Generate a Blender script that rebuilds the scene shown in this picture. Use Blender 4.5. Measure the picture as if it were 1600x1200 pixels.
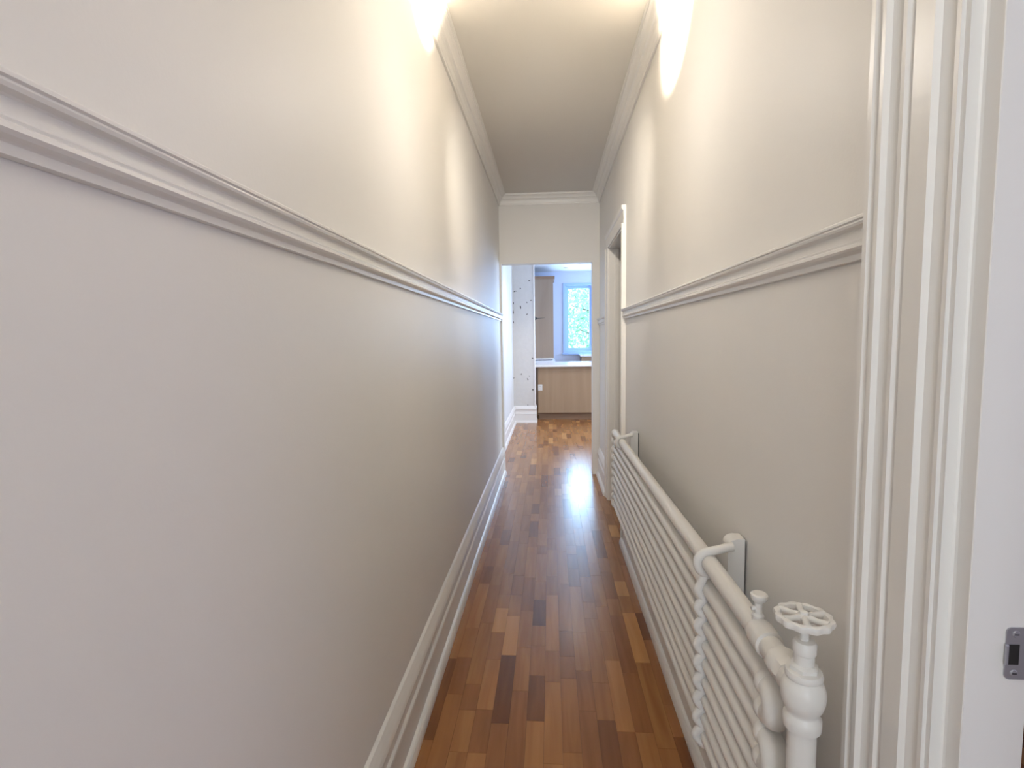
import bpy, bmesh, math, random
from mathutils import Vector, Matrix
random.seed(7)
S = bpy.context.scene
for o in list(bpy.data.objects): bpy.data.objects.remove(o)
C = S.collection
PI = math.pi

# ---------------------------------------------------------------- camera
CAM_H = 1.4
F_PX, YAW, PITCH, ROLL = 825.8, -0.0725158, 0.0867922, 0.0150269
cy, sy, cp, sp = math.cos(YAW), math.sin(YAW), math.cos(PITCH), math.sin(PITCH)
Fv = Vector((sy*cp, cy*cp, -sp)); Rv = Vector((cy, -sy, 0)); Dv = -Rv.cross(Fv) * -1
Dv = Fv.cross(Rv)
cr, sr = math.cos(ROLL), math.sin(ROLL)
R2 = cr*Rv + sr*Dv; D2 = -sr*Rv + cr*Dv
cam = bpy.data.cameras.new('camera'); co = bpy.data.objects.new('camera', cam); C.objects.link(co)
cam.sensor_width = 36; cam.lens = 36*F_PX/1600; cam.clip_start = 0.02; cam.clip_end = 200
m = Matrix((R2, -D2, -Fv)).transposed().to_4x4(); m.translation = Vector((0, 0, CAM_H))
co.matrix_world = m
S.camera = co

# ---------------------------------------------------------------- world, lights, exposure
S.view_settings.view_transform = 'Standard'; S.view_settings.look = 'None'
S.view_settings.gamma = 1; S.view_settings.use_curve_mapping = False
S.view_settings.exposure = 0.72
W = bpy.data.worlds.new('sky'); S.world = W; W.use_nodes = True
bg = W.node_tree.nodes['Background']; bg.inputs[0].default_value = (0.55, 0.93, 0.97, 1); bg.inputs[1].default_value = 1.9

def area(name, loc, rot, sx, sy_, power, col):
    l = bpy.data.lights.new(name, 'AREA'); l.shape = 'RECTANGLE'; l.size = sx; l.size_y = sy_
    l.energy = power; l.color = col
    o = bpy.data.objects.new(name, l); C.objects.link(o); o.location = loc; o.rotation_euler = rot
    return o
# added unseen fill lights standing for daylight, except at the kitchen window
area('added_front_door_light', (0, -2.55, 1.45), (PI/2, 0, 0), 0.75, 1.7, 8.0, (0.86, 0.85, 1.0)).data.spread = math.radians(100)
area('added_side_room_light', (2.9, -0.3, 1.5), (PI/2, 0, PI/2), 1.8, 1.5, 10, (0.76, 0.71, 1.0))
area('added_kitchen_side_light', (3.3, 10.6, 1.7), (PI/2, 0, PI/2), 1.4, 1.4, 70, (0.40, 0.57, 1.0))
area('daylight_kitchen_window', (0.66, 11.95, 1.85), (-PI/2, 0, 0), 0.6, 1.2, 48, (0.42, 0.66, 1.0))
area('added_dining_side_light', (3.3, 7.3, 1.6), (PI/2, 0, PI/2), 1.6, 1.6, 32, (0.90, 0.90, 1.0))

# ---------------------------------------------------------------- materials
def mat(name, col, rough=0.5, metal=0.0, bump=0.0, bscale=200, spec=0.5, var=0.0, vscale=3, coat=0.0):
    m = bpy.data.materials.new(name); m.use_nodes = True; nt = m.node_tree; b = nt.nodes['Principled BSDF']
    b.inputs['Base Color'].default_value = (*col, 1); b.inputs['Roughness'].default_value = rough
    b.inputs['Metallic'].default_value = metal; b.inputs['Specular IOR Level'].default_value = spec
    b.inputs['Coat Weight'].default_value = coat
    tc = nt.nodes.new('ShaderNodeTexCoord')
    if bump:
        n = nt.nodes.new('ShaderNodeTexNoise'); n.inputs['Scale'].default_value = bscale; n.inputs['Detail'].default_value = 3
        bp = nt.nodes.new('ShaderNodeBump'); bp.inputs['Strength'].default_value = bump; bp.inputs['Distance'].default_value = 0.002
        nt.links.new(tc.outputs['Object'], n.inputs['Vector']); nt.links.new(n.outputs['Fac'], bp.inputs['Height'])
        nt.links.new(bp.outputs['Normal'], b.inputs['Normal'])
    if var:
        n = nt.nodes.new('ShaderNodeTexNoise'); n.inputs['Scale'].default_value = vscale; n.inputs['Detail'].default_value = 4
        r = nt.nodes.new('ShaderNodeMix'); r.data_type = 'RGBA'
        r.inputs[6].default_value = (*[c*(1-var) for c in col], 1); r.inputs[7].default_value = (*[min(1, c*(1+var)) for c in col], 1)
        nt.links.new(tc.outputs['Object'], n.inputs['Vector']); nt.links.new(n.outputs['Fac'], r.inputs[0])
        nt.links.new(r.outputs[2], b.inputs['Base Color'])
    return m
def wood(name, c1, c2, rough=0.35, axis='Z', scale=1.0, coat=0.0, bump=0.15):
    m = bpy.data.materials.new(name); m.use_nodes = True; nt = m.node_tree; b = nt.nodes['Principled BSDF']
    tc = nt.nodes.new('ShaderNodeTexCoord'); oi = nt.nodes.new('ShaderNodeObjectInfo')
    mp = nt.nodes.new('ShaderNodeMapping')
    s = {'Z': (22, 22, 1.6), 'Y': (30, 2.2, 30), 'X': (1.6, 22, 22)}[axis]
    mp.inputs['Scale'].default_value = tuple(v*scale for v in s)
    geo = nt.nodes.new('ShaderNodeNewGeometry')
    add = nt.nodes.new('ShaderNodeVectorMath'); add.operation = 'ADD'
    mul = nt.nodes.new('ShaderNodeMath'); mul.operation = 'MULTIPLY'; mul.inputs[1].default_value = 37
    nt.links.new(oi.outputs['Random'], mul.inputs[0])
    nt.links.new(geo.outputs['Position'], mp.inputs['Vector'])
    nt.links.new(mp.outputs[0], add.inputs[0]); nt.links.new(mul.outputs[0], add.inputs[1])
    n = nt.nodes.new('ShaderNodeTexNoise'); n.inputs['Scale'].default_value = 1; n.inputs['Detail'].default_value = 5
    n.inputs['Distortion'].default_value = 0.6
    nt.links.new(add.outputs[0], n.inputs['Vector'])
    r = nt.nodes.new('ShaderNodeValToRGB'); r.color_ramp.elements[0].position = 0.3; r.color_ramp.elements[1].position = 0.7
    r.color_ramp.elements[0].color = (*c2, 1); r.color_ramp.elements[1].color = (*c1, 1)
    nt.links.new(n.outputs['Fac'], r.inputs[0]); nt.links.new(r.outputs[0], b.inputs['Base Color'])
    b.inputs['Roughness'].default_value = rough; b.inputs['Coat Weight'].default_value = coat; b.inputs['Coat Roughness'].default_value = 0.17
    bp = nt.nodes.new('ShaderNodeBump'); bp.inputs['Strength'].default_value = bump; bp.inputs['Distance'].default_value = 0.001
    nt.links.new(n.outputs['Fac'], bp.inputs['Height']); nt.links.new(bp.outputs['Normal'], b.inputs['Normal'])
    return m
M_wall = mat('wall_paint', (0.82, 0.802, 0.768), 0.5, spec=0.4, bump=0.10, bscale=160, var=0.012, vscale=5)
M_trim = mat('trim_paint', (0.83, 0.812, 0.775), 0.33, bump=0.05, bscale=60)
M_ceil = mat('ceiling_paint', (0.72, 0.695, 0.645), 0.6, bump=0.05)
M_rad = mat('radiator_paint', (0.80, 0.785, 0.745), 0.36, bump=0.22, bscale=70)
M_white = mat('kitchen_white_paint', (0.74, 0.75, 0.78), 0.5, bump=0.04)
M_kwall = mat('kitchen_paint_daylight_tint', (0.60, 0.67, 0.86), 0.5, bump=0.04)  # blue cast of the window mixed into the wall colour
M_whitetrim = mat('bright_trim_paint', (0.84, 0.82, 0.83), 0.35)
M_plaster = mat('rough_plaster', (0.66, 0.65, 0.655), 0.7, bump=0.8, bscale=25, var=0.06, vscale=14)
M_chip = mat('chipped_plaster', (0.10, 0.09, 0.09), 0.9)
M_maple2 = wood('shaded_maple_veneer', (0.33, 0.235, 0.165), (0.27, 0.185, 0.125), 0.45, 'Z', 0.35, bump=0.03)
M_maple = wood('maple_veneer', (0.385, 0.27, 0.18), (0.325, 0.22, 0.14), 0.42, 'Z', 0.35, bump=0.03)
M_mapledark = wood('maple_veneer_dark', (0.30, 0.19, 0.12), (0.22, 0.13, 0.08), 0.5, 'X', 0.4)
M_counter = mat('white_countertop', (0.80, 0.80, 0.82), 0.15, var=0.05, vscale=60)
M_steel = mat('brushed_steel', (0.42, 0.42, 0.46), 0.38, metal=0.55)
M_dark = mat('dark_recess', (0.012, 0.011, 0.010), 0.7)
M_black = mat('black_metal', (0.02, 0.02, 0.02), 0.4)
M_plast = mat('white_plastic', (0.74, 0.74, 0.76), 0.4)
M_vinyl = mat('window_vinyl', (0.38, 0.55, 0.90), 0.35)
M_leaf = mat('leaf_green', (0.50, 0.76, 0.62), 0.6, var=0.3, vscale=6)
M_bark = mat('tree_bark', (0.16, 0.12, 0.09), 0.9, bump=0.5, bscale=20)
M_lawn = mat('outside_ground', (0.25, 0.34, 0.18), 0.9)
def glass_mat():
    m = bpy.data.materials.new('window_glass'); m.use_nodes = True; nt = m.node_tree
    nt.nodes.remove(nt.nodes['Principled BSDF']); out = nt.nodes['Material Output']
    t = nt.nodes.new('ShaderNodeBsdfTransparent'); t.inputs[0].default_value = (0.97, 0.97, 0.97, 1)
    g = nt.nodes.new('ShaderNodeBsdfGlossy'); g.inputs['Roughness'].default_value = 0.02
    mx = nt.nodes.new('ShaderNodeMixShader'); mx.inputs[0].default_value = 0.06
    nt.links.new(t.outputs[0], mx.inputs[1]); nt.links.new(g.outputs[0], mx.inputs[2]); nt.links.new(mx.outputs[0], out.inputs[0])
    return m
M_glass = glass_mat()
def emis(name, col, s):
    m = bpy.data.materials.new(name); m.use_nodes = True; b = m.node_tree.nodes['Principled BSDF']
    b.inputs['Emission Color'].default_value = (*col, 1); b.inputs['Emission Strength'].default_value = s
    b.inputs['Base Color'].default_value = (*col, 1); return m
M_bulb = emis('bulb_glow', (1, 0.86, 0.66), 25)
PT = [((0.398, 0.184, 0.063), (0.323, 0.138, 0.044)), ((0.363, 0.161, 0.054), (0.288, 0.119, 0.038)), ((0.436, 0.207, 0.071), (0.363, 0.158, 0.052)), ((0.318, 0.135, 0.046), (0.253, 0.099, 0.032)), ((0.239, 0.092, 0.03), (0.178, 0.064, 0.021)), ((0.382, 0.175, 0.057), (0.288, 0.119, 0.036)), ((0.557, 0.289, 0.107), (0.476, 0.23, 0.079)), ((0.178, 0.064, 0.022), (0.134, 0.045, 0.016))]
PW = [24, 22, 16, 17, 9, 16, 4, 2]
M_planks = [wood('parquet_strip_%s' % n, a, b, 0.27, 'Y', 1.0, coat=0.22, bump=0.10) for n, (a, b) in zip('abcdefgh', PT)]
M_joint = mat('parquet_joint', (0.10, 0.05, 0.025), 0.7)

# ---------------------------------------------------------------- helpers
def link(name, me, parent=None, **kw):
    o = bpy.data.objects.new(name, me); C.objects.link(o)
    if parent: o.parent = parent
    for k, v in kw.items(): o[k] = v
    return o
def obj(name, bm, material, parent=None, smooth=False, **kw):
    bmesh.ops.recalc_face_normals(bm, faces=bm.faces)
    me = bpy.data.meshes.new(name); bm.to_mesh(me); bm.free()
    me.materials.append(material)
    if smooth:
        me.shade_smooth()
        me.set_sharp_from_angle(angle=math.radians(42))
    return link(name, me, parent, **kw)
def box(bm, a, b, bev=0.0):
    x0, y0, z0 = a; x1, y1, z1 = b
    g = bmesh.ops.create_cube(bm, size=1)
    for v in g['verts']:
        v.co = Vector(((x0+x1)/2+v.co.x*(x1-x0), (y0+y1)/2+v.co.y*(y1-y0), (z0+z1)/2+v.co.z*(z1-z0)))
    if bev:
        es = list({e for v in g['verts'] for e in v.link_edges})
        bmesh.ops.bevel(bm, geom=es, offset=bev, segments=2, affect='EDGES', profile=0.5)
def boxo(name, a, b, material, parent=None, bev=0.0, **kw):
    bm = bmesh.new(); box(bm, a, b, bev); return obj(name, bm, material, parent, **kw)
def prism(bm, pts, p0, p1):
    """sweep a closed 3-D outline (list of functions of end index) from p0 offset to p1 offset"""
    a = [bm.verts.new(Vector(p)+Vector(p0)) for p in pts]; b = [bm.verts.new(Vector(p)+Vector(p1)) for p in pts]
    n = len(pts)
    for i in range(n): bm.faces.new((a[i], a[(i+1) % n], b[(i+1) % n], b[i]))
    bm.faces.new(a[::-1]); bm.faces.new(b)
def tube(bm, path, r, seg=16, cap=True):
    path = [Vector(p) for p in path]; n = len(path); rs = r if isinstance(r, (list, tuple)) else [r]*n
    rings = []; up = None
    for i, p in enumerate(path):
        t = (path[min(i+1, n-1)]-path[max(i-1, 0)]).normalized()
        if up is None:
            up = Vector((0, 0, 1)) if abs(t.z) < 0.9 else Vector((1, 0, 0))
        u = (up - t*up.dot(t)).normalized(); v = t.cross(u); up = u
        rings.append([bm.verts.new(p+rs[i]*(math.cos(2*PI*k/seg)*u+math.sin(2*PI*k/seg)*v)) for k in range(seg)])
    for i in range(n-1):
        for k in range(seg):
            bm.faces.new((rings[i][k], rings[i][(k+1) % seg], rings[i+1][(k+1) % seg], rings[i+1][k]))
    if cap: bm.faces.new(rings[0][::-1]); bm.faces.new(rings[-1])
def lathe(bm, c, prof, axis='z', seg=28):
    """prof: (radius, height) pairs"""
    path = []; rs = []
    d = {'z': Vector((0, 0, 1)), 'y': Vector((0, 1, 0)), 'x': Vector((1, 0, 0))}[axis]
    u = Vector((1, 0, 0)) if axis != 'x' else Vector((0, 1, 0)); v = d.cross(u)
    rings = []
    for r, h in prof:
        rings.append([bm.verts.new(Vector(c)+d*h+max(r, 1e-5)*(math.cos(2*PI*k/seg)*u+math.sin(2*PI*k/seg)*v)) for k in range(seg)])
    for i in range(len(prof)-1):
        for k in range(seg):
            bm.faces.new((rings[i][k], rings[i][(k+1) % seg], rings[i+1][(k+1) % seg], rings[i+1][k]))
    bm.faces.new(rings[0][::-1]); bm.faces.new(rings[-1])
def st(name, bm, material, **kw): return obj(name, bm, material, kind='structure', **kw)
def stbox(name, a, b, material, bev=0.0):
    bm = bmesh.new(); box(bm, a, b, bev); return st(name, bm, material)

H = 2.805; XL = -0.496; XR = 0.497; YE = 5.35; XRO = 0.595
XKL = -0.60; YK = 11.6; XKR = 3.2; YB = -2.4

# ================================================================ SETTING
# ---- floor : base slab with separate parquet strips
fl = stbox('floor', (-0.75, YB-0.3, -0.08), (3.35, 11.75, -0.004), M_joint)
fl['label'] = 'brown three strip parquet floor running down the corridor'
pw = 0.0645
unit = []
for mt in M_planks:
    bm = bmesh.new(); box(bm, (-0.5*pw+0.0003, -0.5, -0.004), (0.5*pw-0.0003, 0.5, 0.0)); 
    bmesh.ops.recalc_face_normals(bm, faces=bm.faces)
    me = bpy.data.meshes.new('plank'); bm.to_mesh(me); bm.free(); me.materials.append(mt); unit.append(me)
stuff_near = bmesh.new(); stuff_far = bmesh.new()
rng = random.Random(21)
def strip_run(x, y0, y1):
    y = y0 - rng.random()*0.3
    while y < y1:
        L = rng.choice([0.16, 0.22, 0.25, 0.30, 0.36, 0.42, 0.50])*rng.uniform(0.9, 1.1)
        a, b = max(y, y0), min(y+L, y1)
        if b-a > 0.01: yield a, b
        y += L
NPL = 0
def stuff_plank(bm, x, a, b, w=pw):
    f0 = len(bm.faces)
    box(bm, (x-0.5*w+0.0003, a+0.0004, -0.004), (x+0.5*w-0.0003, b-0.0004, 0.0))
    idx = rng.choices(range(8), PW)[0]
    bm.faces.ensure_lookup_table()
    for f in bm.faces[f0:]: f.material_index = idx
def plank_obj(x, a, b):
    global NPL
    idx = rng.choices(range(8), PW)[0]
    o = link('plank', unit[idx], fl); o.location = (x, (a+b)/2, 0.0); o.scale = (1, (b-a)-0.0008, 1); NPL += 1
x = -0.4840+pw/2
cols = []
while x < 0.52: cols.append(x); x += pw
for x in cols:
    for a, b in strip_run(x, 1.35, 5.30):
        plank_obj(x, a, b)
    for a, b in strip_run(x, YB, 1.35): stuff_plank(stuff_near, x, a, b)
x = -0.4840+pw/2-2*pw
while x < 3.2:
    for a, b in strip_run(x, 5.30, YK): stuff_plank(stuff_far, x, a, b)
    x += pw
x = cols[-1]+pw
while x < 3.2:
    for a, b in strip_run(x, YB, 5.30): stuff_plank(stuff_near, x, a, b)
    x += pw
for bmx, nm in ((stuff_near, 'parquet_near'), (stuff_far, 'parquet_far')):
    bmesh.ops.recalc_face_normals(bmx, faces=bmx.faces)
    me = bpy.data.meshes.new(nm); bmx.to_mesh(me); bmx.free()
    for mt in M_planks: me.materials.append(mt)
    link(nm, me, fl, kind='stuff')

# ---- walls of the corridor
stbox('wall_left', (XL-0.12, YB, 0), (XL, YE, H), M_wall)
bm = bmesh.new()
NY0, NY1 = -0.20, 0.700           # near doorway in the right wall
FY0, FY1 = 3.64, 4.49             # far doorway in the right wall
FH = 2.13
for a, b in (((XR, YB, 0), (XRO, NY0, H)), ((XR, NY0, 2.14), (XRO, NY1, H)), ((XR, NY1, 0), (XRO, FY0, H)),
             ((XR, FY0, FH), (XRO, FY1, H)), ((XR, FY1, 0), (XRO, YE+0.12, H))):
    box(bm, a, b)
st('wall_right', bm, M_wall)
OX0, OX1, OH = -0.478, 0.424, 2.138
bm = bmesh.new()
box(bm, (XL-0.12, YE, OH), (XR, YE+0.12, H)); box(bm, (XL-0.12, YE, 0), (OX0, YE+0.12, OH)); box(bm, (OX1, YE, 0), (XR, YE+0.12, OH))
st('wall_end', bm, M_wall)
# back wall with the opening for the added front door
bm = bmesh.new(); D0, D1 = -0.40, 0.40
box(bm, (XL, YB-0.12, 0), (D0, YB, H)); box(bm, (D1, YB-0.12, 0), (3.3, YB, H)); box(bm, (D0, YB-0.12, 2.25), (D1, YB, H)); box(bm, (D0, YB-0.12, 0), (D1, YB, 0.45))
st('wall_back', bm, M_wall)
stbox('wall_side_room', (3.05, YB, 0), (3.17, 3.05, H), M_wall)
stbox('wall_partition', (XRO, 3.05, 0), (3.17, 3.15, H), M_wall)
bm = bmesh.new(); box(bm, (1.9, 3.15, 0), (2.0, YE, H)); box(bm, (XRO, YE+0.0, 0), (3.2, YE+0.12, H))
st('wall_closet', bm, M_wall)
# far rooms
stbox('wall_far_left', (XKL-0.12, YE+0.12, 0), (XKL, YK, H), M_white)
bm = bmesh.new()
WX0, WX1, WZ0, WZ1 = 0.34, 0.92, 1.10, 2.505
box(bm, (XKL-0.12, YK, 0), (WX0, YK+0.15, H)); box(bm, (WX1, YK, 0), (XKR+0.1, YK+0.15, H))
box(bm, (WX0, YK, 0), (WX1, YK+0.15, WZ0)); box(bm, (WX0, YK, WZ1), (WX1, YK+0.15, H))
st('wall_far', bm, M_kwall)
bm = bmesh.new()
for a, b in (((XKR+0.2, 5.35, 0), (XKR+0.3, 6.4, H)), ((XKR+0.2, 8.2, 0), (XKR+0.3, 9.8, H)), ((XKR+0.2, 11.4, 0), (XKR+0.3, 11.75, H)),
             ((XKR+0.2, 6.4, 0), (XKR+0.3, 8.2, 0.7)), ((XKR+0.2, 6.4, 2.5), (XKR+0.3, 8.2, H)), ((XKR+0.2, 9.8, 0), (XKR+0.3, 11.4, 0.9)), ((XKR+0.2, 9.8, 2.5), (XKR+0.3, 11.4, H))):
    box(bm, a, b)
st('wall_far_right', bm, M_white)
# stub wall (rough plaster) between dining room and kitchen
SX1, SY = -0.250, 8.64
bm = bmesh.new(); box(bm, (XKL, SY, 0), (SX1, SY+0.32, H))
sw = st('wall_stub', bm, M_plaster)
bm = bmesh.new(); tube(bm, [(SX1, SY, 0.28), (SX1, SY, H)], 0.012, 12)
obj('corner_bead', bm, M_whitetrim, sw, smooth=True)
def unpx(x, y, Y):
    d = Fv + (x-800)/F_PX*R2 + (y-600)/F_PX*D2
    return d*(Y/d.y) + Vector((0, 0, CAM_H))
for (cx, cyy, w, h, a) in ((826.9, 438.5, 3, 1.6, 0), (813, 450.6, 2, 3, 0), (803.5, 455.5, 2.6, 1.5, .5), (806, 455, 1.4, 2, -.4), (829.5, 469.4, 3, 1.6, 0.1),
                         (813.3, 480, 1.8, 6, .1), (801.9, 488, 1.5, 7, 0), (802, 503.5, 1.6, 4, .1), (823.5, 491, 2.4, 1.4, .7), (802.3, 474, 1.3, 3.5, 0), (823, 472.5, 1.5, 2.5, .4),
                         (832, 559.6, 3, 1.8, -.4), (814.5, 584.3, 1.5, 3, -.2), (802.3, 591, 1.8, 5, -.4), (824.5, 592.5, 1.8, 4, .3), (832.5, 608.9, 3.4, 2.2, 0),
                         (824.7, 633, 1.6, 1.6, 0), (827, 587.5, 2.4, 1.2, -.6)):
    c = unpx(cx, cyy, SY); k = SY/F_PX
    bm = bmesh.new(); n = 7; vs = []
    for i in range(n):
        t = 2*PI*i/n; rr = rng.uniform(0.7, 1.15)*0.5
        dx, dz = rr*w*math.cos(t), rr*h*math.sin(t)
        vs.append(bm.verts.new((c.x+(dx*math.cos(a)-dz*math.sin(a))*k, SY-0.0015, c.z+(dx*math.sin(a)+dz*math.cos(a))*k)))
    f = bm.faces.new(vs); r_ = bmesh.ops.extrude_face_region(bm, geom=[f])
    for v in [g for g in r_['geom'] if isinstance(g, bmesh.types.BMVert)]: v.co.y += 0.003
    obj('plaster_chip', bm, M_chip, sw)
# ceilings
stbox('ceiling', (XL-0.12, YB, H), (XRO, YE+0.12, H+0.08), M_ceil)
bm = bmesh.new(); box(bm, (XKL-0.12, YE+0.12, H), (XKR+0.3, YK+0.15, H+0.08)); box(bm, (XRO, YB, H), (3.3, YE+0.12, H+0.08))
st('ceiling_far', bm, M_white)

# ---- mouldings
RAIL = [(0.001, 0.0), (0.010, 0.001), (0.011, 0.011), (0.013, 0.013), (0.020, 0.016), (0.0235, 0.020), (0.023, 0.025), (0.019, 0.028), (0.020, 0.031), (0.017, 0.034),
        (0.016, 0.050), (0.018, 0.052), (0.027, 0.054), (0.029, 0.058), (0.028, 0.061), (0.031, 0.063), (0.031, 0.067), (0.026, 0.071), (0.001, 0.073)]
def moulding(bm, prof, side, y0, y1, z0, sc=1.0, extra=0.0):
    """profile (projection, height) run along y on the left (side=-1) or right wall"""
    pts = []
    for d, h in prof:
        X = (XL+d*1.0-extra) if side < 0 else (XR-d+extra)
        pts.append((X, 0, z0+h*sc))
    prism(bm, pts, (0, y0, 0), (0, y1, 0))
bm = bmesh.new(); moulding(bm, RAIL, -1, YB, 1.135, 1.5705)
tr = st('trim_1', bm, M_trim)
bm = bmesh.new(); moulding(bm, RAIL, -1, 1.137, YE-0.002, 1.5715, extra=0.0008); obj('rail_length', bm, M_trim, tr)
bm = bmesh.new(); moulding(bm, RAIL, 1, 0.82, FY0-0.112, 1.514, 0.93)
moulding(bm, RAIL, 1, FY1+0.112, YE, 1.514, 0.93); st('trim_2', bm, M_trim)
BASE = [(0.0005, 0.0), (0.040, 0.0), (0.040, 0.010), (0.0385, 0.020), (0.034, 0.031), (0.028, 0.038), (0.0185, 0.042), (0.0185, 0.138), (0.021, 0.141), (0.0225, 0.150), (0.021, 0.160), (0.014, 0.168),
        (0.011, 0.185), (0.012, 0.210), (0.018, 0.222), (0.026, 0.226), (0.0265, 0.231), (0.023, 0.245), (0.016, 0.262), (0.009, 0.277), (0.0005, 0.285)]
bm = bmesh.new(); moulding(bm, BASE, -1, YB, YE-0.001, 0); st('baseboard_left', bm, M_trim)
bm = bmesh.new(); moulding(bm, BASE, 1, 0.835, FY0-0.112, 0); moulding(bm, BASE, 1, FY1+0.112, YE, 0)
st('baseboard_right', bm, M_trim)
# far-room baseboards (left wall + stub wall front + stub return)
bm = bmesh.new()
prism(bm, [(XKL+d, 0, h) for d, h in BASE], (0, YE+0.12, 0), (0, SY, 0))
prism(bm, [(0, SY-d, h) for d, h in BASE], (XKL+0.02, 0, 0), (SX1+0.024, 0, 0))
prism(bm, [(SX1+d*0.75, 0, h) for d, h in BASE], (0, SY-0.018, 0), (0, SY+0.30, 0))
st('baseboard_far', bm, M_whitetrim)
CROWN = [(0.001, -0.100), (0.012, -0.100), (0.014, -0.090), (0.018, -0.086), (0.019, -0.078), (0.023, -0.062), (0.031, -0.048), (0.040, -0.043), (0.042, -0.036), (0.045, -0.030),
         (0.052, -0.020), (0.063, -0.013), (0.066, -0.013), (0.067, -0.005), (0.076, -0.004), (0.076, -0.0005), (0.001, -0.0005)]
bm = bmesh.new(); moulding(bm, CROWN, -1, YB, YE, H); st('trim_3', bm, M_trim)
bm = bmesh.new(); moulding(bm, CROWN, 1, YB, YE, H); st('trim_4', bm, M_trim)
bm = bmesh.new(); prism(bm, [(0, YE-d, H+h) for d, h in CROWN], (XL, 0, 0), (XR, 0, 0)); st('trim_5', bm, M_trim)

# ---- near doorway on the right (casing, jamb, stop)
bm = bmesh.new()
CAS = [(0.838, 0.498), (0.838, 0.466), (0.832, 0.462), (0.822, 0.462), (0.817, 0.467), (0.811, 0.467), (0.807, 0.463), (0.799, 0.463), (0.795, 0.470), (0.781, 0.476), (0.775, 0.471),
       (0.764, 0.469), (0.758, 0.476), (0.752, 0.472), (0.715, 0.471), (0.711, 0.478), (0.694, 0.483), (0.690, 0.479), (0.683, 0.479), (0.683, 0.498)]
prism(bm, [(X, Y, 0) for Y, X in CAS], (0, 0, 0), (0, 0, 2.30))
d1 = st('door_1', bm, M_trim)
JY = 0.675
bm = bmesh.new()
pts = [(0.484, JY+0.006, 0), (0.484, JY, 0), (0.4970, JY, 0), (0.4995, JY-0.0015, 0), (0.5005, JY-0.005, 0), (0.5005, JY-0.026, 0), (0.5015, JY-0.027, 0), (0.572, JY-0.027, 0), (0.573, JY-0.026, 0), (0.573, JY+0.024, 0), (0.484, JY+0.024, 0)]
prism(bm, pts, (0, 0, 0), (0, 0, 2.14)); obj('door_jamb', bm, M_trim, d1)
bm = bmesh.new(); box(bm, (0.484, NY0, 2.115), (0.597, JY, 2.14)); box(bm, (0.484, NY0-0.02, 0), (0.597, NY0, 2.14)); obj('head_jamb', bm, M_trim, d1)
bm = bmesh.new(); box(bm, (0.466, NY0-0.14, 2.14), (0.497, 0.838, 2.30), 0.003); box(bm, (0.466, NY0-0.14, 0), (0.497, NY0-0.01, 2.14), 0.003); obj('casing', bm, M_trim, d1)
# strike plate
sp_ = bpy.data.objects.new('strike_plate', None); C.objects.link(sp_); sp_.parent = d1
JP = JY-0.027
bm = bmesh.new()
z0, z1, xa, xb = 0.980, 1.045, 0.5440, 0.5725
out = [(xb, z0), (xb, z1)] + [(xa+0.006-0.006*math.sin(t*PI/2/5), z1-0.006+0.006*math.cos(t*PI/2/5)) for t in range(6)] + [(xa+0.006-0.006*math.cos(t*PI/2/5), z0+0.006-0.006*math.sin(t*PI/2/5)) for t in range(6)]
bpy.data.objects.remove(sp_)
prism(bm, [(X, JP-0.0018, Z) for X, Z in out], (0, 0, 0), (0, 0.0025, 0))
plate = obj('strike_plate', bm, M_steel, d1)
boxo('latch_hole', (0.5465, JP-0.0024, 0.9985), (0.5595, JP, 1.0245), M_dark, plate, 0.0009)
boxo('latch_lip', (0.5425, JP-0.0040, 0.9985), (0.5465, JP-0.001, 1.0245), M_steel, plate, 0.0012)
for z in (0.988, 1.037):
    bm = bmesh.new(); lathe(bm, (0.5545, JP-0.0030, z), [(0.0036, 0), (0.0044, 0.001), (0.0044, 0.002)], 'y', 16); obj('screw', bm, M_steel, plate)
    boxo('screw_slot', (0.5520, JP-0.0034, z-0.0006), (0.5570, JP-0.0028, z+0.0006), M_dark, plate)

# ---- far doorway in the right wall
bm = bmesh.new()
def casing_v(bm, y0, y1, zt):
    s = 1 if y1 > y0 else -1; w = abs(y1-y0)
    prof = [(0, 0.0), (0, 0.016), (0.012, 0.019), (0.018, 0.015), (w-0.034, 0.018), (w-0.03, 0.023), (w-0.02, 0.029), (w-0.003, 0.030), (w, 0.027), (w, 0.0)]
    prism(bm, [(XR-d, y0+s*t, 0) for t, d in prof], (0, 0, 0), (0, 0, zt))
casing_v(bm, FY0, FY0-0.11, FH); casing_v(bm, FY1, FY1+0.11, FH)
d2 = st('door_2', bm, M_trim)
bm = bmesh.new(); w = 0.115
prof = [(0, 0.0), (0, 0.016), (0.012, 0.019), (0.018, 0.015), (w-0.034, 0.018), (w-0.03, 0.023), (w-0.02, 0.029), (w-0.003, 0.030), (w, 0.027), (w, 0.0)]
prism(bm, [(XR-d, 0, FH+t) for t, d in prof], (0, FY0-0.11, 0), (0, FY1+0.11, 0)); obj('head_casing', bm, M_trim, d2)
bm = bmesh.new(); box(bm, (XR-0.006, FY1-0.012, 0), (XRO+0.006, FY1+0.004, FH)); box(bm, (XR-0.006, FY0-0.004, 0), (XRO+0.006, FY0+0.012, FH)); box(bm, (XR-0.006, FY0, FH-0.012), (XRO+0.006, FY1, FH+0.004))
box(bm, (XR+0.045, FY1-0.022, 0), (XR+0.075, FY1-0.010, FH-0.01))
obj('door_jamb', bm, M_trim, d2)

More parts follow.
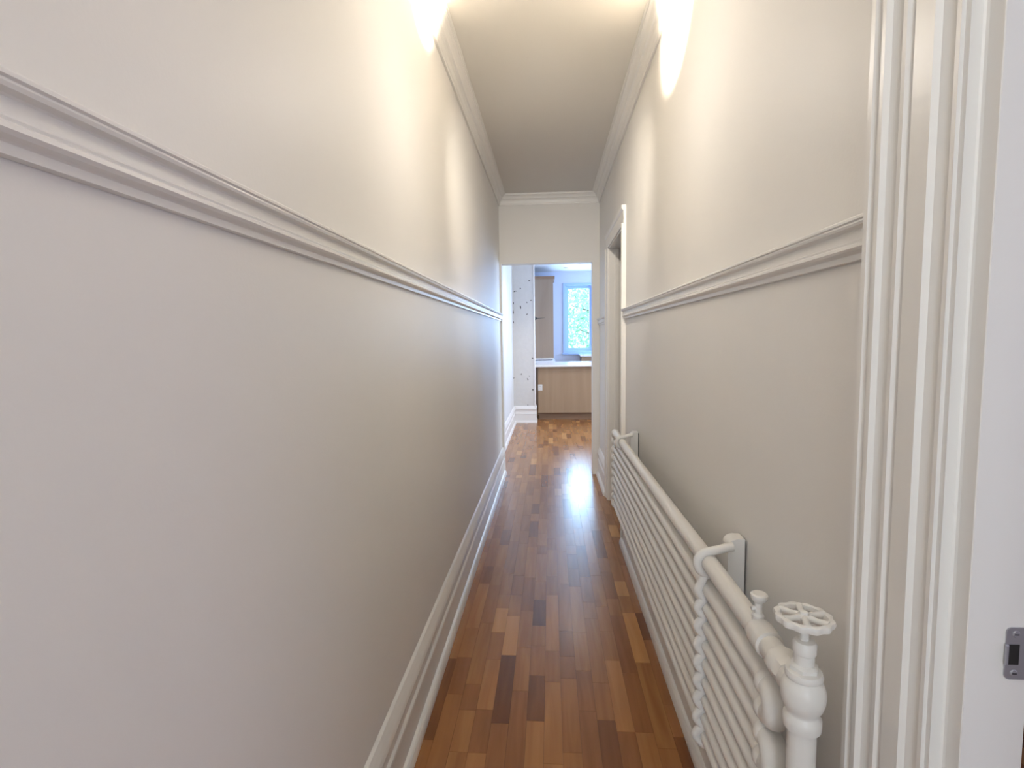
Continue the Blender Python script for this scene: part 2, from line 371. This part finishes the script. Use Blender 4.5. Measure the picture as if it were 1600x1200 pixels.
# ---- unseen glazed front door behind the camera, added as a light source
bm = bmesh.new()
for a, b in (((D0, YB-0.09, 0.45), (D0+0.09, YB-0.04, 2.25)), ((D1-0.09, YB-0.09, 0.45), (D1, YB-0.04, 2.25)), ((D0, YB-0.09, 2.14), (D1, YB-0.04, 2.25)), ((D0, YB-0.09, 0.45), (D1, YB-0.04, 0.56))):
    box(bm, a, b, 0.003)
d3 = st('added_front_door', bm, M_trim)
boxo('pane', (D0+0.08, YB-0.07, 0.55), (D1-0.08, YB-0.064, 2.15), M_glass, d3)

# ---- kitchen window
bm = bmesh.new()
def frame(bm, x0, x1, z0, z1, w, y0, y1, bev=0.003):
    box(bm, (x0, y0, z0), (x0+w, y1, z1), bev); box(bm, (x1-w, y0, z0), (x1, y1, z1), bev)
    box(bm, (x0+w, y0, z1-w), (x1-w, y1, z1), bev); box(bm, (x0+w, y0, z0), (x1-w, y1, z0+w), bev)
frame(bm, WX0-0.05, WX1+0.05, WZ0-0.05, WZ1+0.05, 0.055, YK-0.02, YK+0.005)
w1 = st('window_1', bm, M_vinyl)
bm = bmesh.new(); frame(bm, WX0+0.004, WX1-0.004, WZ0+0.004, WZ1-0.004, 0.058, YK+0.03, YK+0.09); obj('window_sash', bm, M_vinyl, w1)
bm = bmesh.new(); frame(bm, WX0+0.059, WX1-0.059, WZ0+0.059, WZ1-0.059, 0.006, YK+0.035, YK+0.06, 0); obj('window_gasket', bm, M_black, w1)
boxo('pane', (WX0+0.03, YK+0.05, WZ0+0.03), (WX1-0.03, YK+0.056, WZ1-0.03), M_glass, w1)
boxo('window_sill', (WX0-0.07, YK-0.05, WZ0-0.075), (WX1+0.07, YK, WZ0-0.052), M_vinyl, w1, 0.003)
# unseen windows added in the far rooms as origins for the side light
for i, (y0, y1, z0, z1) in enumerate(((6.4, 8.2, 0.7, 2.5), (9.8, 11.4, 0.9, 2.5))):
    bm = bmesh.new(); X0 = XKR+0.2
    for a, b in (((X0, y0, z0), (X0+0.08, y0+0.06, z1)), ((X0, y1-0.06, z0), (X0+0.08, y1, z1)), ((X0, y0, z0), (X0+0.08, y1, z0+0.06)), ((X0, y0, z1-0.06), (X0+0.08, y1, z1))): box(bm, a, b, 0.003)
    w = st('window_%d' % (i+2), bm, M_vinyl)

# ================================================================ RADIATOR
rad = bpy.data.objects.new('pipe_radiator', None); C.objects.link(rad); rad.location = (0.4, 2.1, 0.0)
rad['label'] = 'long white painted radiator of ten stacked horizontal pipes along the right wall'; rad['category'] = 'radiator'
def rpart(name, bm, parent=rad, material=M_rad, smooth=True, **kw):
    o = obj(name, bm, material, parent, smooth=smooth, **kw)
    if parent is rad: o.matrix_parent_inverse = Matrix.Translation(-rad.location)
    return o
PX = 0.400
ZP = [0.802] + [0.752-0.0495*i for i in range(9)]
YN, YF = 0.965, 3.27
def ztop(y): return 0.828-(y-0.85)*(0.026/2.45)
bm = bmesh.new()
pth = [(PX, y, ztop(y)) for y in (0.865, 1.2, 1.8, 2.5, YF)]
tube(bm, pth, 0.0215, 20)
rpart('top_pipe', bm)
for i in range(1, 10):
    bm = bmesh.new()
    w = [rng.uniform(-0.0015, 0.0015) for _ in range(4)]
    tube(bm, [(PX, YN if i < 9 else 0.90, ZP[i]), (PX, 1.35, ZP[i]), (PX+w[0], 2.0, ZP[i]+w[1]), (PX+w[2], 2.6, ZP[i]+w[3]), (PX, YF, ZP[i])], 0.0175, 18)
    rpart('pipe', bm)
def bend(y, za, zb, s):
    bm = bmesh.new(); r = abs(za-zb)/2; zc = (za+zb)/2
    pth = [(PX, y-s*0.002, za)]; rs = [0.0215]
    pth.append((PX, y+s*0.012, za)); rs.append(0.0222)
    for k in range(0, 13):
        t = PI*k/12; pth.append((PX, y+s*(0.012+r*1.15*math.sin(t)), zc+(za-zc)*math.cos(t))); rs.append(0.0222+0.0028*math.sin(t))
    pth.append((PX, y+s*0.012, zb)); rs.append(0.0222); pth.append((PX, y-s*0.002, zb)); rs.append(0.0215)
    tube(bm, pth, rs, 18); b = rpart('return_bend', bm)
    for z in (za, zb):
        bm = bmesh.new(); lathe(bm, (PX, y, z), [(0.018, -0.012), (0.0225, -0.011), (0.0245, -0.006), (0.0245, 0.004), (0.0225, 0.008), (0.018, 0.010)], 'y', 20)
        o = obj('collar', bm, M_rad, b, smooth=True)
for i in (1, 3, 5, 7): bend(YN, ZP[i], ZP[i+1], -1)
for i in (0, 2, 4, 6, 8): bend(YF, ZP[i] if i else ztop(YF), ZP[i+1], 1)
# couplings on the top pipe
bm = bmesh.new()
lathe(bm, (PX, 0.985, ztop(0.985)), [(0.021, -0.028), (0.0262, -0.024), (0.0268, -0.006), (0.0268, 0.020), (0.0245, 0.030), (0.021, 0.034)], 'y', 24)
rpart('coupling', bm)
bm = bmesh.new()
lathe(bm, (PX, 0.895, ztop(0.895)), [(0.021, -0.026), (0.0265, -0.024), (0.028, -0.016), (0.0265, 0.0), (0.0285, 0.004), (0.0285, 0.020), (0.0255, 0.026), (0.021, 0.030)], 'y', 8)
rpart('union_nut', bm)
# valve
VY, VX, VZ = 0.834, 0.401, 0.826
bm = bmesh.new()
lathe(bm, (VX, VY, VZ), [(0.0225, -0.060), (0.0275, -0.058), (0.0285, -0.050), (0.0285, -0.040), (0.024, -0.034), (0.0235, -0.030), (0.029, -0.022), (0.0325, -0.010), (0.0335, 0.0), (0.0325, 0.010), (0.029, 0.020), (0.0245, 0.026),
                          (0.0275, 0.028), (0.0285, 0.032), (0.0265, 0.038), (0.0215, 0.040)], 'z', 30)
lathe(bm, (VX, VY, VZ), [(0.025, 0.010), (0.0262, 0.020), (0.0262, 0.042), (0.022, 0.046)], 'y', 20)
valve = rpart('valve', bm)
bm = bmesh.new(); lathe(bm, (VX, VY, VZ), [(0.0220, 0.038), (0.0220, 0.046), (0.0175, 0.050)], 'z', 6)
lathe(bm, (VX, VY, VZ), [(0.0150, 0.046), (0.0150, 0.066), (0.0172, 0.068), (0.0178, 0.082), (0.0150, 0.087), (0.008, 0.089)], 'z', 20); obj('bonnet', bm, M_rad, valve, smooth=True)
bm = bmesh.new(); lathe(bm, (VX-0.001, VY, VZ), [(0.0068, 0.086), (0.0068, 0.118), (0.010, 0.121), (0.010, 0.124)], 'z', 16); obj('valve_stem', bm, M_rad, valve, smooth=True)
# hand wheel: lobed rim, six spokes, hub
bm = bmesh.new(); wc = Vector((VX-0.003, VY, 0.952)); NS = 72; rings = []
for k in range(NS):
    t = 2*PI*k/NS; lob = 0.0016*math.cos(12*t); Ro = 0.0430+lob; Ri = 0.0325-lob*0.3
    cs = Vector((math.cos(t), math.sin(t), 0))
    rings.append([bm.verts.new(wc+cs*(Ri-0.001)+Vector((0, 0, -0.003))), bm.verts.new(wc+cs*(Ri+0.0012)+Vector((0, 0, 0.0035))), bm.verts.new(wc+cs*((Ri+Ro)/2)+Vector((0, 0, 0.0052))),
                  bm.verts.new(wc+cs*(Ro-0.0012)+Vector((0, 0, 0.0035))), bm.verts.new(wc+cs*Ro+Vector((0, 0, -0.001))), bm.verts.new(wc+cs*(Ro-0.002)+Vector((0, 0, -0.0065))), bm.verts.new(wc+cs*(Ri+0.003)+Vector((0, 0, -0.0065)))])
for k in range(NS):
    a, b = rings[k], rings[(k+1) % NS]
    for j in range(7): bm.faces.new((a[j], a[(j+1) % 7], b[(j+1) % 7], b[j]))
lathe(bm, wc, [(0.009, -0.010), (0.0125, -0.006), (0.0130, 0.002), (0.0105, 0.0048), (0.0065, 0.0055), (0.006, 0.009), (0.003, 0.0105)], 'z', 20)
for k in range(6):
    t = 2*PI*(k+0.27)/6; d = Vector((math.cos(t), math.sin(t), 0))
    tube(bm, [wc+d*0.008+Vector((0, 0, 0.0005)), wc+d*0.020, wc+d*0.036], [0.0062, 0.0050, 0.0066], 10)
hw = obj('hand_wheel', bm, M_rad, valve, smooth=True)
# riser
bm = bmesh.new(); tube(bm, [(VX, VY, -0.004), (VX, VY, VZ-0.05)], 0.0215, 24); rpart('riser_pipe', bm)
bm = bmesh.new(); tube(bm, [(PX, 0.90, ZP[9]), (PX, 0.885, ZP[9]-0.004), (PX, 0.878, ZP[9]-0.02), (PX, 0.878, ZP[9]-0.05), (PX, 0.878, -0.004)], 0.0175, 18)
o = rpart('return_riser', bm)
# bleed valve
bm = bmesh.new(); by = 1.018; zt = ztop(by)
lathe(bm, (PX, by, zt), [(0.0115, 0.012), (0.0115, 0.030), (0.0075, 0.034), (0.0075, 0.052), (0.0085, 0.056)], 'z', 16)
bv = rpart('bleed_valve', bm)
bm = bmesh.new(); lathe(bm, (PX+0.001, by, zt), [(0.006, 0.054), (0.0105, 0.057), (0.0150, 0.062), (0.0165, 0.067), (0.0160, 0.071), (0.0125, 0.0735), (0.004, 0.0725)], 'z', 24); obj('bleed_knob', bm, M_rad, bv, smooth=True)
bm = bmesh.new(); tube(bm, [(PX, by, zt+0.045), (PX-0.014, by-0.002, zt+0.043)], 0.0042, 10); obj('bleed_spout', bm, M_rad, bv, smooth=True)
# wavy hanger straps hooked over the pipes
def strap(y, wobble, n=10):
    zs = [ztop(y)]+ZP[1:]
    for side, nm in ((-1, 'front'), (1, 'rear')):
        pass
    bm = bmesh.new(); pth = []
    # starts at the block behind, goes over the top pipe, then in and out down the stack
    pth += [(PX+0.058, y+0.0, zs[0]+0.043), (PX+0.042, y+0.0, zs[0]+0.040), (PX+0.020, y+0.0, zs[0]+0.034)]
    for k in range(0, 8):
        t = PI/2 + (PI*0.95)*k/7
        pth.append((PX+0.030*math.cos(t)*1.0, y, zs[0]+0.030*math.sin(t)))
    for i in range(1, n):
        zm = (zs[i-1]+zs[i])/2
        pth.append((PX-0.011, y+wobble*0.5, zm))
        pth.append((PX-0.0215, y+wobble, zs[i]+0.010)); pth.append((PX-0.0265, y+wobble*1.2, zs[i]-0.002)); pth.append((PX-0.021, y+wobble, zs[i]-0.012))
    if n == 10: pth.append((PX-0.006, y, zs[9]-0.025)); pth.append((PX+0.014, y, zs[9]-0.027))
    # resample smooth
    P = [Vector(p) for p in pth]; out = []
    for i in range(len(P)-1):
        p0, p1, p2, p3 = P[max(i-1, 0)], P[i], P[i+1], P[min(i+2, len(P)-1)]
        for s in range(4):
            t = s/4
            out.append(0.5*((2*p1)+(-p0+p2)*t+(2*p0-5*p1+4*p2-p3)*t*t+(-p0+3*p1-3*p2+p3)*t**3))
    out.append(P[-1])
    tube(bm, out, 0.0112, 12)
    return rpart('hanger_strap', bm)
strap(1.332, 0.004); strap(2.972, 0.003, 1)
# mounting blocks on the wall
def block(y, zt, label):
    bm = bmesh.new(); g = []
    x0, x1 = 0.450, 0.4925
    n = 6; r = 0.022
    pts = [(x1, 0, 0.286), (x0, 0, 0.286)] + [(x0+r-r*math.cos(PI/2*k/n), 0, zt-r+r*math.sin(PI/2*k/n)) for k in range(n+1)] + [(x1, 0, zt)]
    prism(bm, pts, (0, y-0.0, 0), (0, y+0.045, 0))
    bmesh.ops.bevel(bm, geom=[e for e in bm.edges], offset=0.0015, segments=1, affect='EDGES')
    o = obj('mounting_block', bm, M_trim); o['label'] = label; o['category'] = 'block'; o['group'] = 'radiator mounting blocks'
    boxo('gap_shadow', (x1-0.002, y+0.012, 0.30), (XR, y+0.040, zt-0.01), M_dark, o)  # near-black strip stands for the shadow in the gap behind the block
    return o
block(1.345, 0.880, 'white upright wooden block on the wall beside the near strap of the radiator')
block(2.985, 0.862, 'small white wooden block on the wall at the far end of the radiator')

# ================================================================ CEILING LAMP (just above the frame)
lamp = bpy.data.objects.new('ceiling_lamp', None); C.objects.link(lamp); lamp.location = (0.0, 1.95, H)
lamp['label'] = 'white two headed spotlight on the corridor ceiling above the camera view'; lamp['category'] = 'lamp'
bm = bmesh.new(); lathe(bm, (0, 0, 0), [(0.07, -0.022), (0.075, -0.018), (0.075, 0)], 'z', 28); obj('lamp_base', bm, M_plast, lamp, smooth=True)
def spot(name, loc, target, power, size, blend, col=(1, 0.84, 0.64), rad_=0.02):
    l = bpy.data.lights.new(name, 'SPOT'); l.energy = power; l.spot_size = size; l.spot_blend = blend; l.color = col; l.shadow_soft_size = rad_
    o = bpy.data.objects.new(name, l); C.objects.link(o); o.location = loc
    o.rotation_euler = (Vector(target)-Vector(loc)).to_track_quat('-Z', 'Y').to_euler(); return o
for (lx, tx, ty, tz) in ((0.12, 0.497, 2.10, 2.62), (-0.12, -0.496, 2.05, 2.72)):
    p = Vector((lx, 1.93, H-0.10)); d = (Vector((tx, ty, tz))-p).normalized()
    bm = bmesh.new(); tube(bm, [(lx*0.6, 0, -0.015), (lx-0.0, -0.02, -0.085)], 0.006, 10)
    q = p-lamp.location
    tube(bm, [q-d*0.05, q-d*0.045, q+d*0.02], [0.012, 0.030, 0.036], 20)
    obj('spot_head', bm, M_plast, lamp, smooth=True)
spot('spot_right', (0.165, 1.95, H-0.115), (0.497, 2.12, 2.65), 75, math.radians(66), 0.35)
spot('spot_left', (-0.165, 1.95, H-0.105), (-0.496, 2.14, 2.77), 48, math.radians(56), 0.35)
spot('spot_forward', (0.0, 2.12, H-0.14), (0.0, 5.0, 1.10), 54, math.radians(88), 1.0, (1, 0.91, 0.79), 0.05)
pl = bpy.data.lights.new('added_corridor_fill', 'POINT'); pl.energy = 3.8; pl.color = (1, 0.93, 0.84); pl.shadow_soft_size = 0.10  # bare fill light added below the lamp to flatten the corridor lighting
o = bpy.data.objects.new('added_corridor_fill', pl); C.objects.link(o); o.location = (0.0, 1.75, H-0.60)
added_lamp = bpy.data.objects.new('ceiling_lamp', None); C.objects.link(added_lamp); added_lamp.location = (0.0, -0.85, H)  # unseen globe lamp, added to even out the corridor light
added_lamp['label'] = 'added globe ceiling lamp, unseen, at the front door end behind the camera'; added_lamp['category'] = 'lamp'
bm = bmesh.new(); lathe(bm, (0, 0, 0), [(0.06, -0.03), (0.075, -0.02), (0.075, 0)], 'z', 28); obj('lamp_base', bm, M_plast, added_lamp, smooth=True)
bm = bmesh.new(); lathe(bm, (0, 0, 0), [(0.005, -0.16), (0.05, -0.15), (0.085, -0.10), (0.08, -0.055), (0.055, -0.028)], 'z', 28); obj('globe', bm, emis('added_globe', (1, 0.88, 0.74), 3), added_lamp, smooth=True)
pl = bpy.data.lights.new('added_globe_light', 'POINT'); pl.energy = 7.5; pl.color = (1, 0.94, 0.90); pl.shadow_soft_size = 0.10
o = bpy.data.objects.new('added_globe_light', pl); C.objects.link(o); o.location = (0.0, -0.85, H-0.36)

# ================================================================ KITCHEN
# peninsula
PY = 8.955
pen = bpy.data.objects.new('peninsula_cabinet', None); C.objects.link(pen); pen.location = (0.6, PY, 0)
pen['label'] = 'light maple panelled kitchen peninsula at the end of the corridor view'; pen['category'] = 'cabinet'
def cb(name, a, b, material, parent, bev=0.0, **kw):
    o = boxo(name, a, b, material, parent, bev, **kw); o.matrix_parent_inverse = Matrix.Translation(-parent.location); return o
cb('cabinet_body', (-0.21, PY+0.02, 0.12), (1.75, 9.6, 0.905), M_maple, pen)
cb('front_panel', (-0.205, PY, 0.121), (1.75, PY+0.019, 0.905), M_maple, pen, 0.001)
cb('toe_kick', (-0.19, PY+0.06, 0.0), (1.72, 9.55, 0.12), M_mapledark, pen)
ct = boxo('countertop', (-0.25, 8.965-0.11, 0.906), (1.80, 10.15, 0.938), M_counter, None, 0.003)
ct['label'] = 'white stone countertop on the maple peninsula'; ct['category'] = 'countertop'
# electrical outlet on the panel
ol = bpy.data.objects.new('wall_outlet', None); C.objects.link(ol); ol.location = (-0.17, PY, 0.555)
ol['label'] = 'white outlet plate at the left edge of the maple peninsula panel'; ol['category'] = 'outlet'
o = boxo('cover_plate', (-0.036, -0.006, -0.052), (0.036, 0, 0.052), M_plast, ol, 0.002)
for z in (-0.021, 0.021):
    s_ = boxo('socket', (-0.016, -0.0085, z-0.014), (0.016, -0.005, z+0.014), M_plast, ol, 0.001)
    for xx in (-0.006, 0.006): boxo('slot', (xx-0.0012, -0.0092, z-0.004), (xx+0.0012, -0.008, z+0.006), M_dark, s_)
# left run: base units + tall wall cabinet standing on the counter
lb = bpy.data.objects.new('base_cabinet', None); C.objects.link(lb); lb.location = (-0.26, 10.7, 0)
lb['label'] = 'maple base cabinet under the tall cabinet behind the peninsula'; lb['category'] = 'cabinet'
cb('cabinet_body', (XKL+0.001, 10.25, 0.1), (0.06, 11.59, 0.905), M_maple, lb); cb('toe_kick', (XKL+0.001, 10.3, 0), (0.02, 11.59, 0.1), M_mapledark, lb)
ct2 = boxo('countertop', (XKL+0.001, 10.16, 0.906), (0.10, 11.595, 0.938), M_counter, None, 0.003)
ct2['label'] = 'white countertop section under the tall maple cabinet'; ct2['category'] = 'countertop'
tc_ = bpy.data.objects.new('tall_cabinet', None); C.objects.link(tc_); tc_.location = (-0.26, 10.7, 0.938)
tc_['label'] = 'tall maple cabinet with a flat side panel standing behind the peninsula'; tc_['category'] = 'cabinet'
cb('cabinet_body', (XKL+0.001, 10.72, 0.975), (0.070, 11.59, 2.575), M_maple2, tc_)
cb('side_panel', (XKL+0.001, 10.70, 0.985), (0.074, 10.719, 2.575), M_maple2, tc_, 0.001)
cb('base_rail', (XKL+0.001, 10.695, 0.958), (0.074, 11.58, 0.985), M_whitetrim, tc_, 0.002)
cb('base_recess', (XKL+0.001, 10.73, 0.938), (0.05, 11.58, 0.958), M_dark, tc_)
bm = bmesh.new()
prism(bm, [(0, 10.70-d, z) for d, z in ((0, 2.560), (0.008, 2.560), (0.020, 2.590), (0.034, 2.604), (0.034, 2.615), (-0.88, 2.615), (-0.88, 2.576), (0, 2.576))], (XKL+0.001, 0, 0), (0.105, 0, 0))
o = obj('cornice', bm, M_mapledark, tc_); o.matrix_parent_inverse = Matrix.Translation(-tc_.location)
# small dark bracket on the stub wall edge
br = bpy.data.objects.new('wall_bracket', None); C.objects.link(br); br.location = (SX1+0.01, SY+0.16, 1.735)
br['label'] = 'small black bracket with a thin pointed arm beside the rough plaster wall'; br['category'] = 'bracket'
p_ = unpx(839, 497.5, SY+0.16); br.location = (SX1, SY+0.16, p_.z)
bm = bmesh.new(); prism(bm, [(0.0, -0.02, -0.035), (0.0, -0.02, 0.040), (0.035, -0.02, 0.012), (0.055, -0.02, 0.0), (0.030, -0.02, -0.022)], (0, 0, 0), (0, 0.04, 0)); obj('bracket_plate', bm, M_black, br)
bm = bmesh.new(); tube(bm, [(0.04, 0, 0.002), (0.17, 0, 0.005)], [0.006, 0.002], 8); obj('bracket_arm', bm, M_black, br)
# back cabinet with white top under the window
p0 = unpx(907.5, 555, 11.0); ztp = p0.z
bc = bpy.data.objects.new('base_cabinet', None); C.objects.link(bc); bc.location = (1.2, 11.2, 0)
bc['label'] = 'maple cabinet with a white top below the kitchen window'; bc['category'] = 'cabinet'
cb('cabinet_body', (p0.x+0.02, 11.02, 0.1), (2.2, 11.59, ztp-0.03), M_maple, bc); cb('toe_kick', (p0.x+0.05, 11.08, 0), (2.2, 11.59, 0.1), M_mapledark, bc)
cb('cabinet_top', (p0.x-0.01, 11.0, ztp-0.03), (2.22, 11.595, ztp), M_counter, bc, 0.003)
# recessed kitchen lights
def downlight(x, y, label, power, col=(1, 0.86, 0.68)):
    d = bpy.data.objects.new('recessed_light', None); C.objects.link(d); d.location = (x, y, H)
    d['label'] = label; d['category'] = 'light'; d['group'] = 'recessed lights beyond the corridor'
    bm = bmesh.new(); lathe(bm, (0, 0, 0), [(0.032, -0.001), (0.034, -0.007), (0.045, -0.006), (0.048, -0.001), (0.048, 0.0)], 'z', 24); obj('light_ring', bm, M_steel, d, smooth=True)
    bm = bmesh.new(); lathe(bm, (0, 0, 0), [(0.020, -0.010), (0.030, -0.008), (0.030, -0.002)], 'z', 20)
    obj('bulb', bm, M_bulb if power else M_black, d, smooth=True)
    if power:
        l = bpy.data.lights.new('downlight_beam', 'SPOT'); l.energy = power; l.color = col; l.spot_size = math.radians(130); l.spot_blend = 0.7; l.shadow_soft_size = 0.03
        lo = bpy.data.objects.new('downlight_beam', l); C.objects.link(lo); lo.location = (x, y, H-0.03)
p1 = unpx(883.5, 420, 10.7)
downlight(0.335, 10.95, 'dark unlit recessed light in the kitchen ceiling, the one nearer the window', 0)
downlight(0.325, 10.35, 'dark unlit recessed light in the kitchen ceiling, the one nearer the corridor', 0)
downlight(0.33, 9.25, 'lit recessed light mirrored as a glint in the corridor floor, left of its pair', 10)
downlight(0.43, 9.25, 'lit recessed light mirrored as a glint in the corridor floor, right of its pair', 10)
downlight(0.30, 7.20, 'lit recessed light in the ceiling just past the corridor opening', 30)

# ================================================================ OUTSIDE
stbox('ground', (-8, 11.9, -0.6), (10, 30, -0.5), M_lawn)
tree = bpy.data.objects.new('tree', None); C.objects.link(tree); tree.location = (1.6, 15.2, -0.5)
tree['label'] = 'pale green leafy tree outside the kitchen window'; tree['category'] = 'tree'
bm = bmesh.new(); tube(bm, [(0, 0, 0), (0.05, 0, 1.2), (-0.05, 0.1, 2.4), (0.05, 0, 3.6)], [0.16, 0.12, 0.09, 0.04], 12)
for k in range(9):
    t = k*2.4; z = 1.4+0.22*k
    tube(bm, [(0, 0, z), (0.5*math.cos(t), 0.5*math.sin(t), z+0.35), (1.0*math.cos(t), 1.0*math.sin(t), z+0.5)], [0.04, 0.025, 0.01], 6)
obj('trunk', bm, M_bark, tree, smooth=True)
bm = bmesh.new(); r3 = random.Random(5)
for k in range(4200):
    while True:
        v = Vector((r3.uniform(-1, 1), r3.uniform(-1, 1), r3.uniform(-1, 1)))
        if 0.2 < v.length < 1: break
    c = Vector((v.x*1.7, v.y*1.3, 2.6+v.z*1.7)); s = r3.uniform(0.035, 0.07)
    u = Vector((r3.uniform(-1, 1), r3.uniform(-1, 1), r3.uniform(-1, 1))).normalized(); w_ = u.orthogonal().normalized()
    vs = [bm.verts.new(c+u*s*1.4), bm.verts.new(c+w_*s*0.6), bm.verts.new(c-u*s*1.2), bm.verts.new(c-w_*s*0.6)]
    bm.faces.new(vs)
o = obj('foliage', bm, M_leaf, tree, kind='stuff')
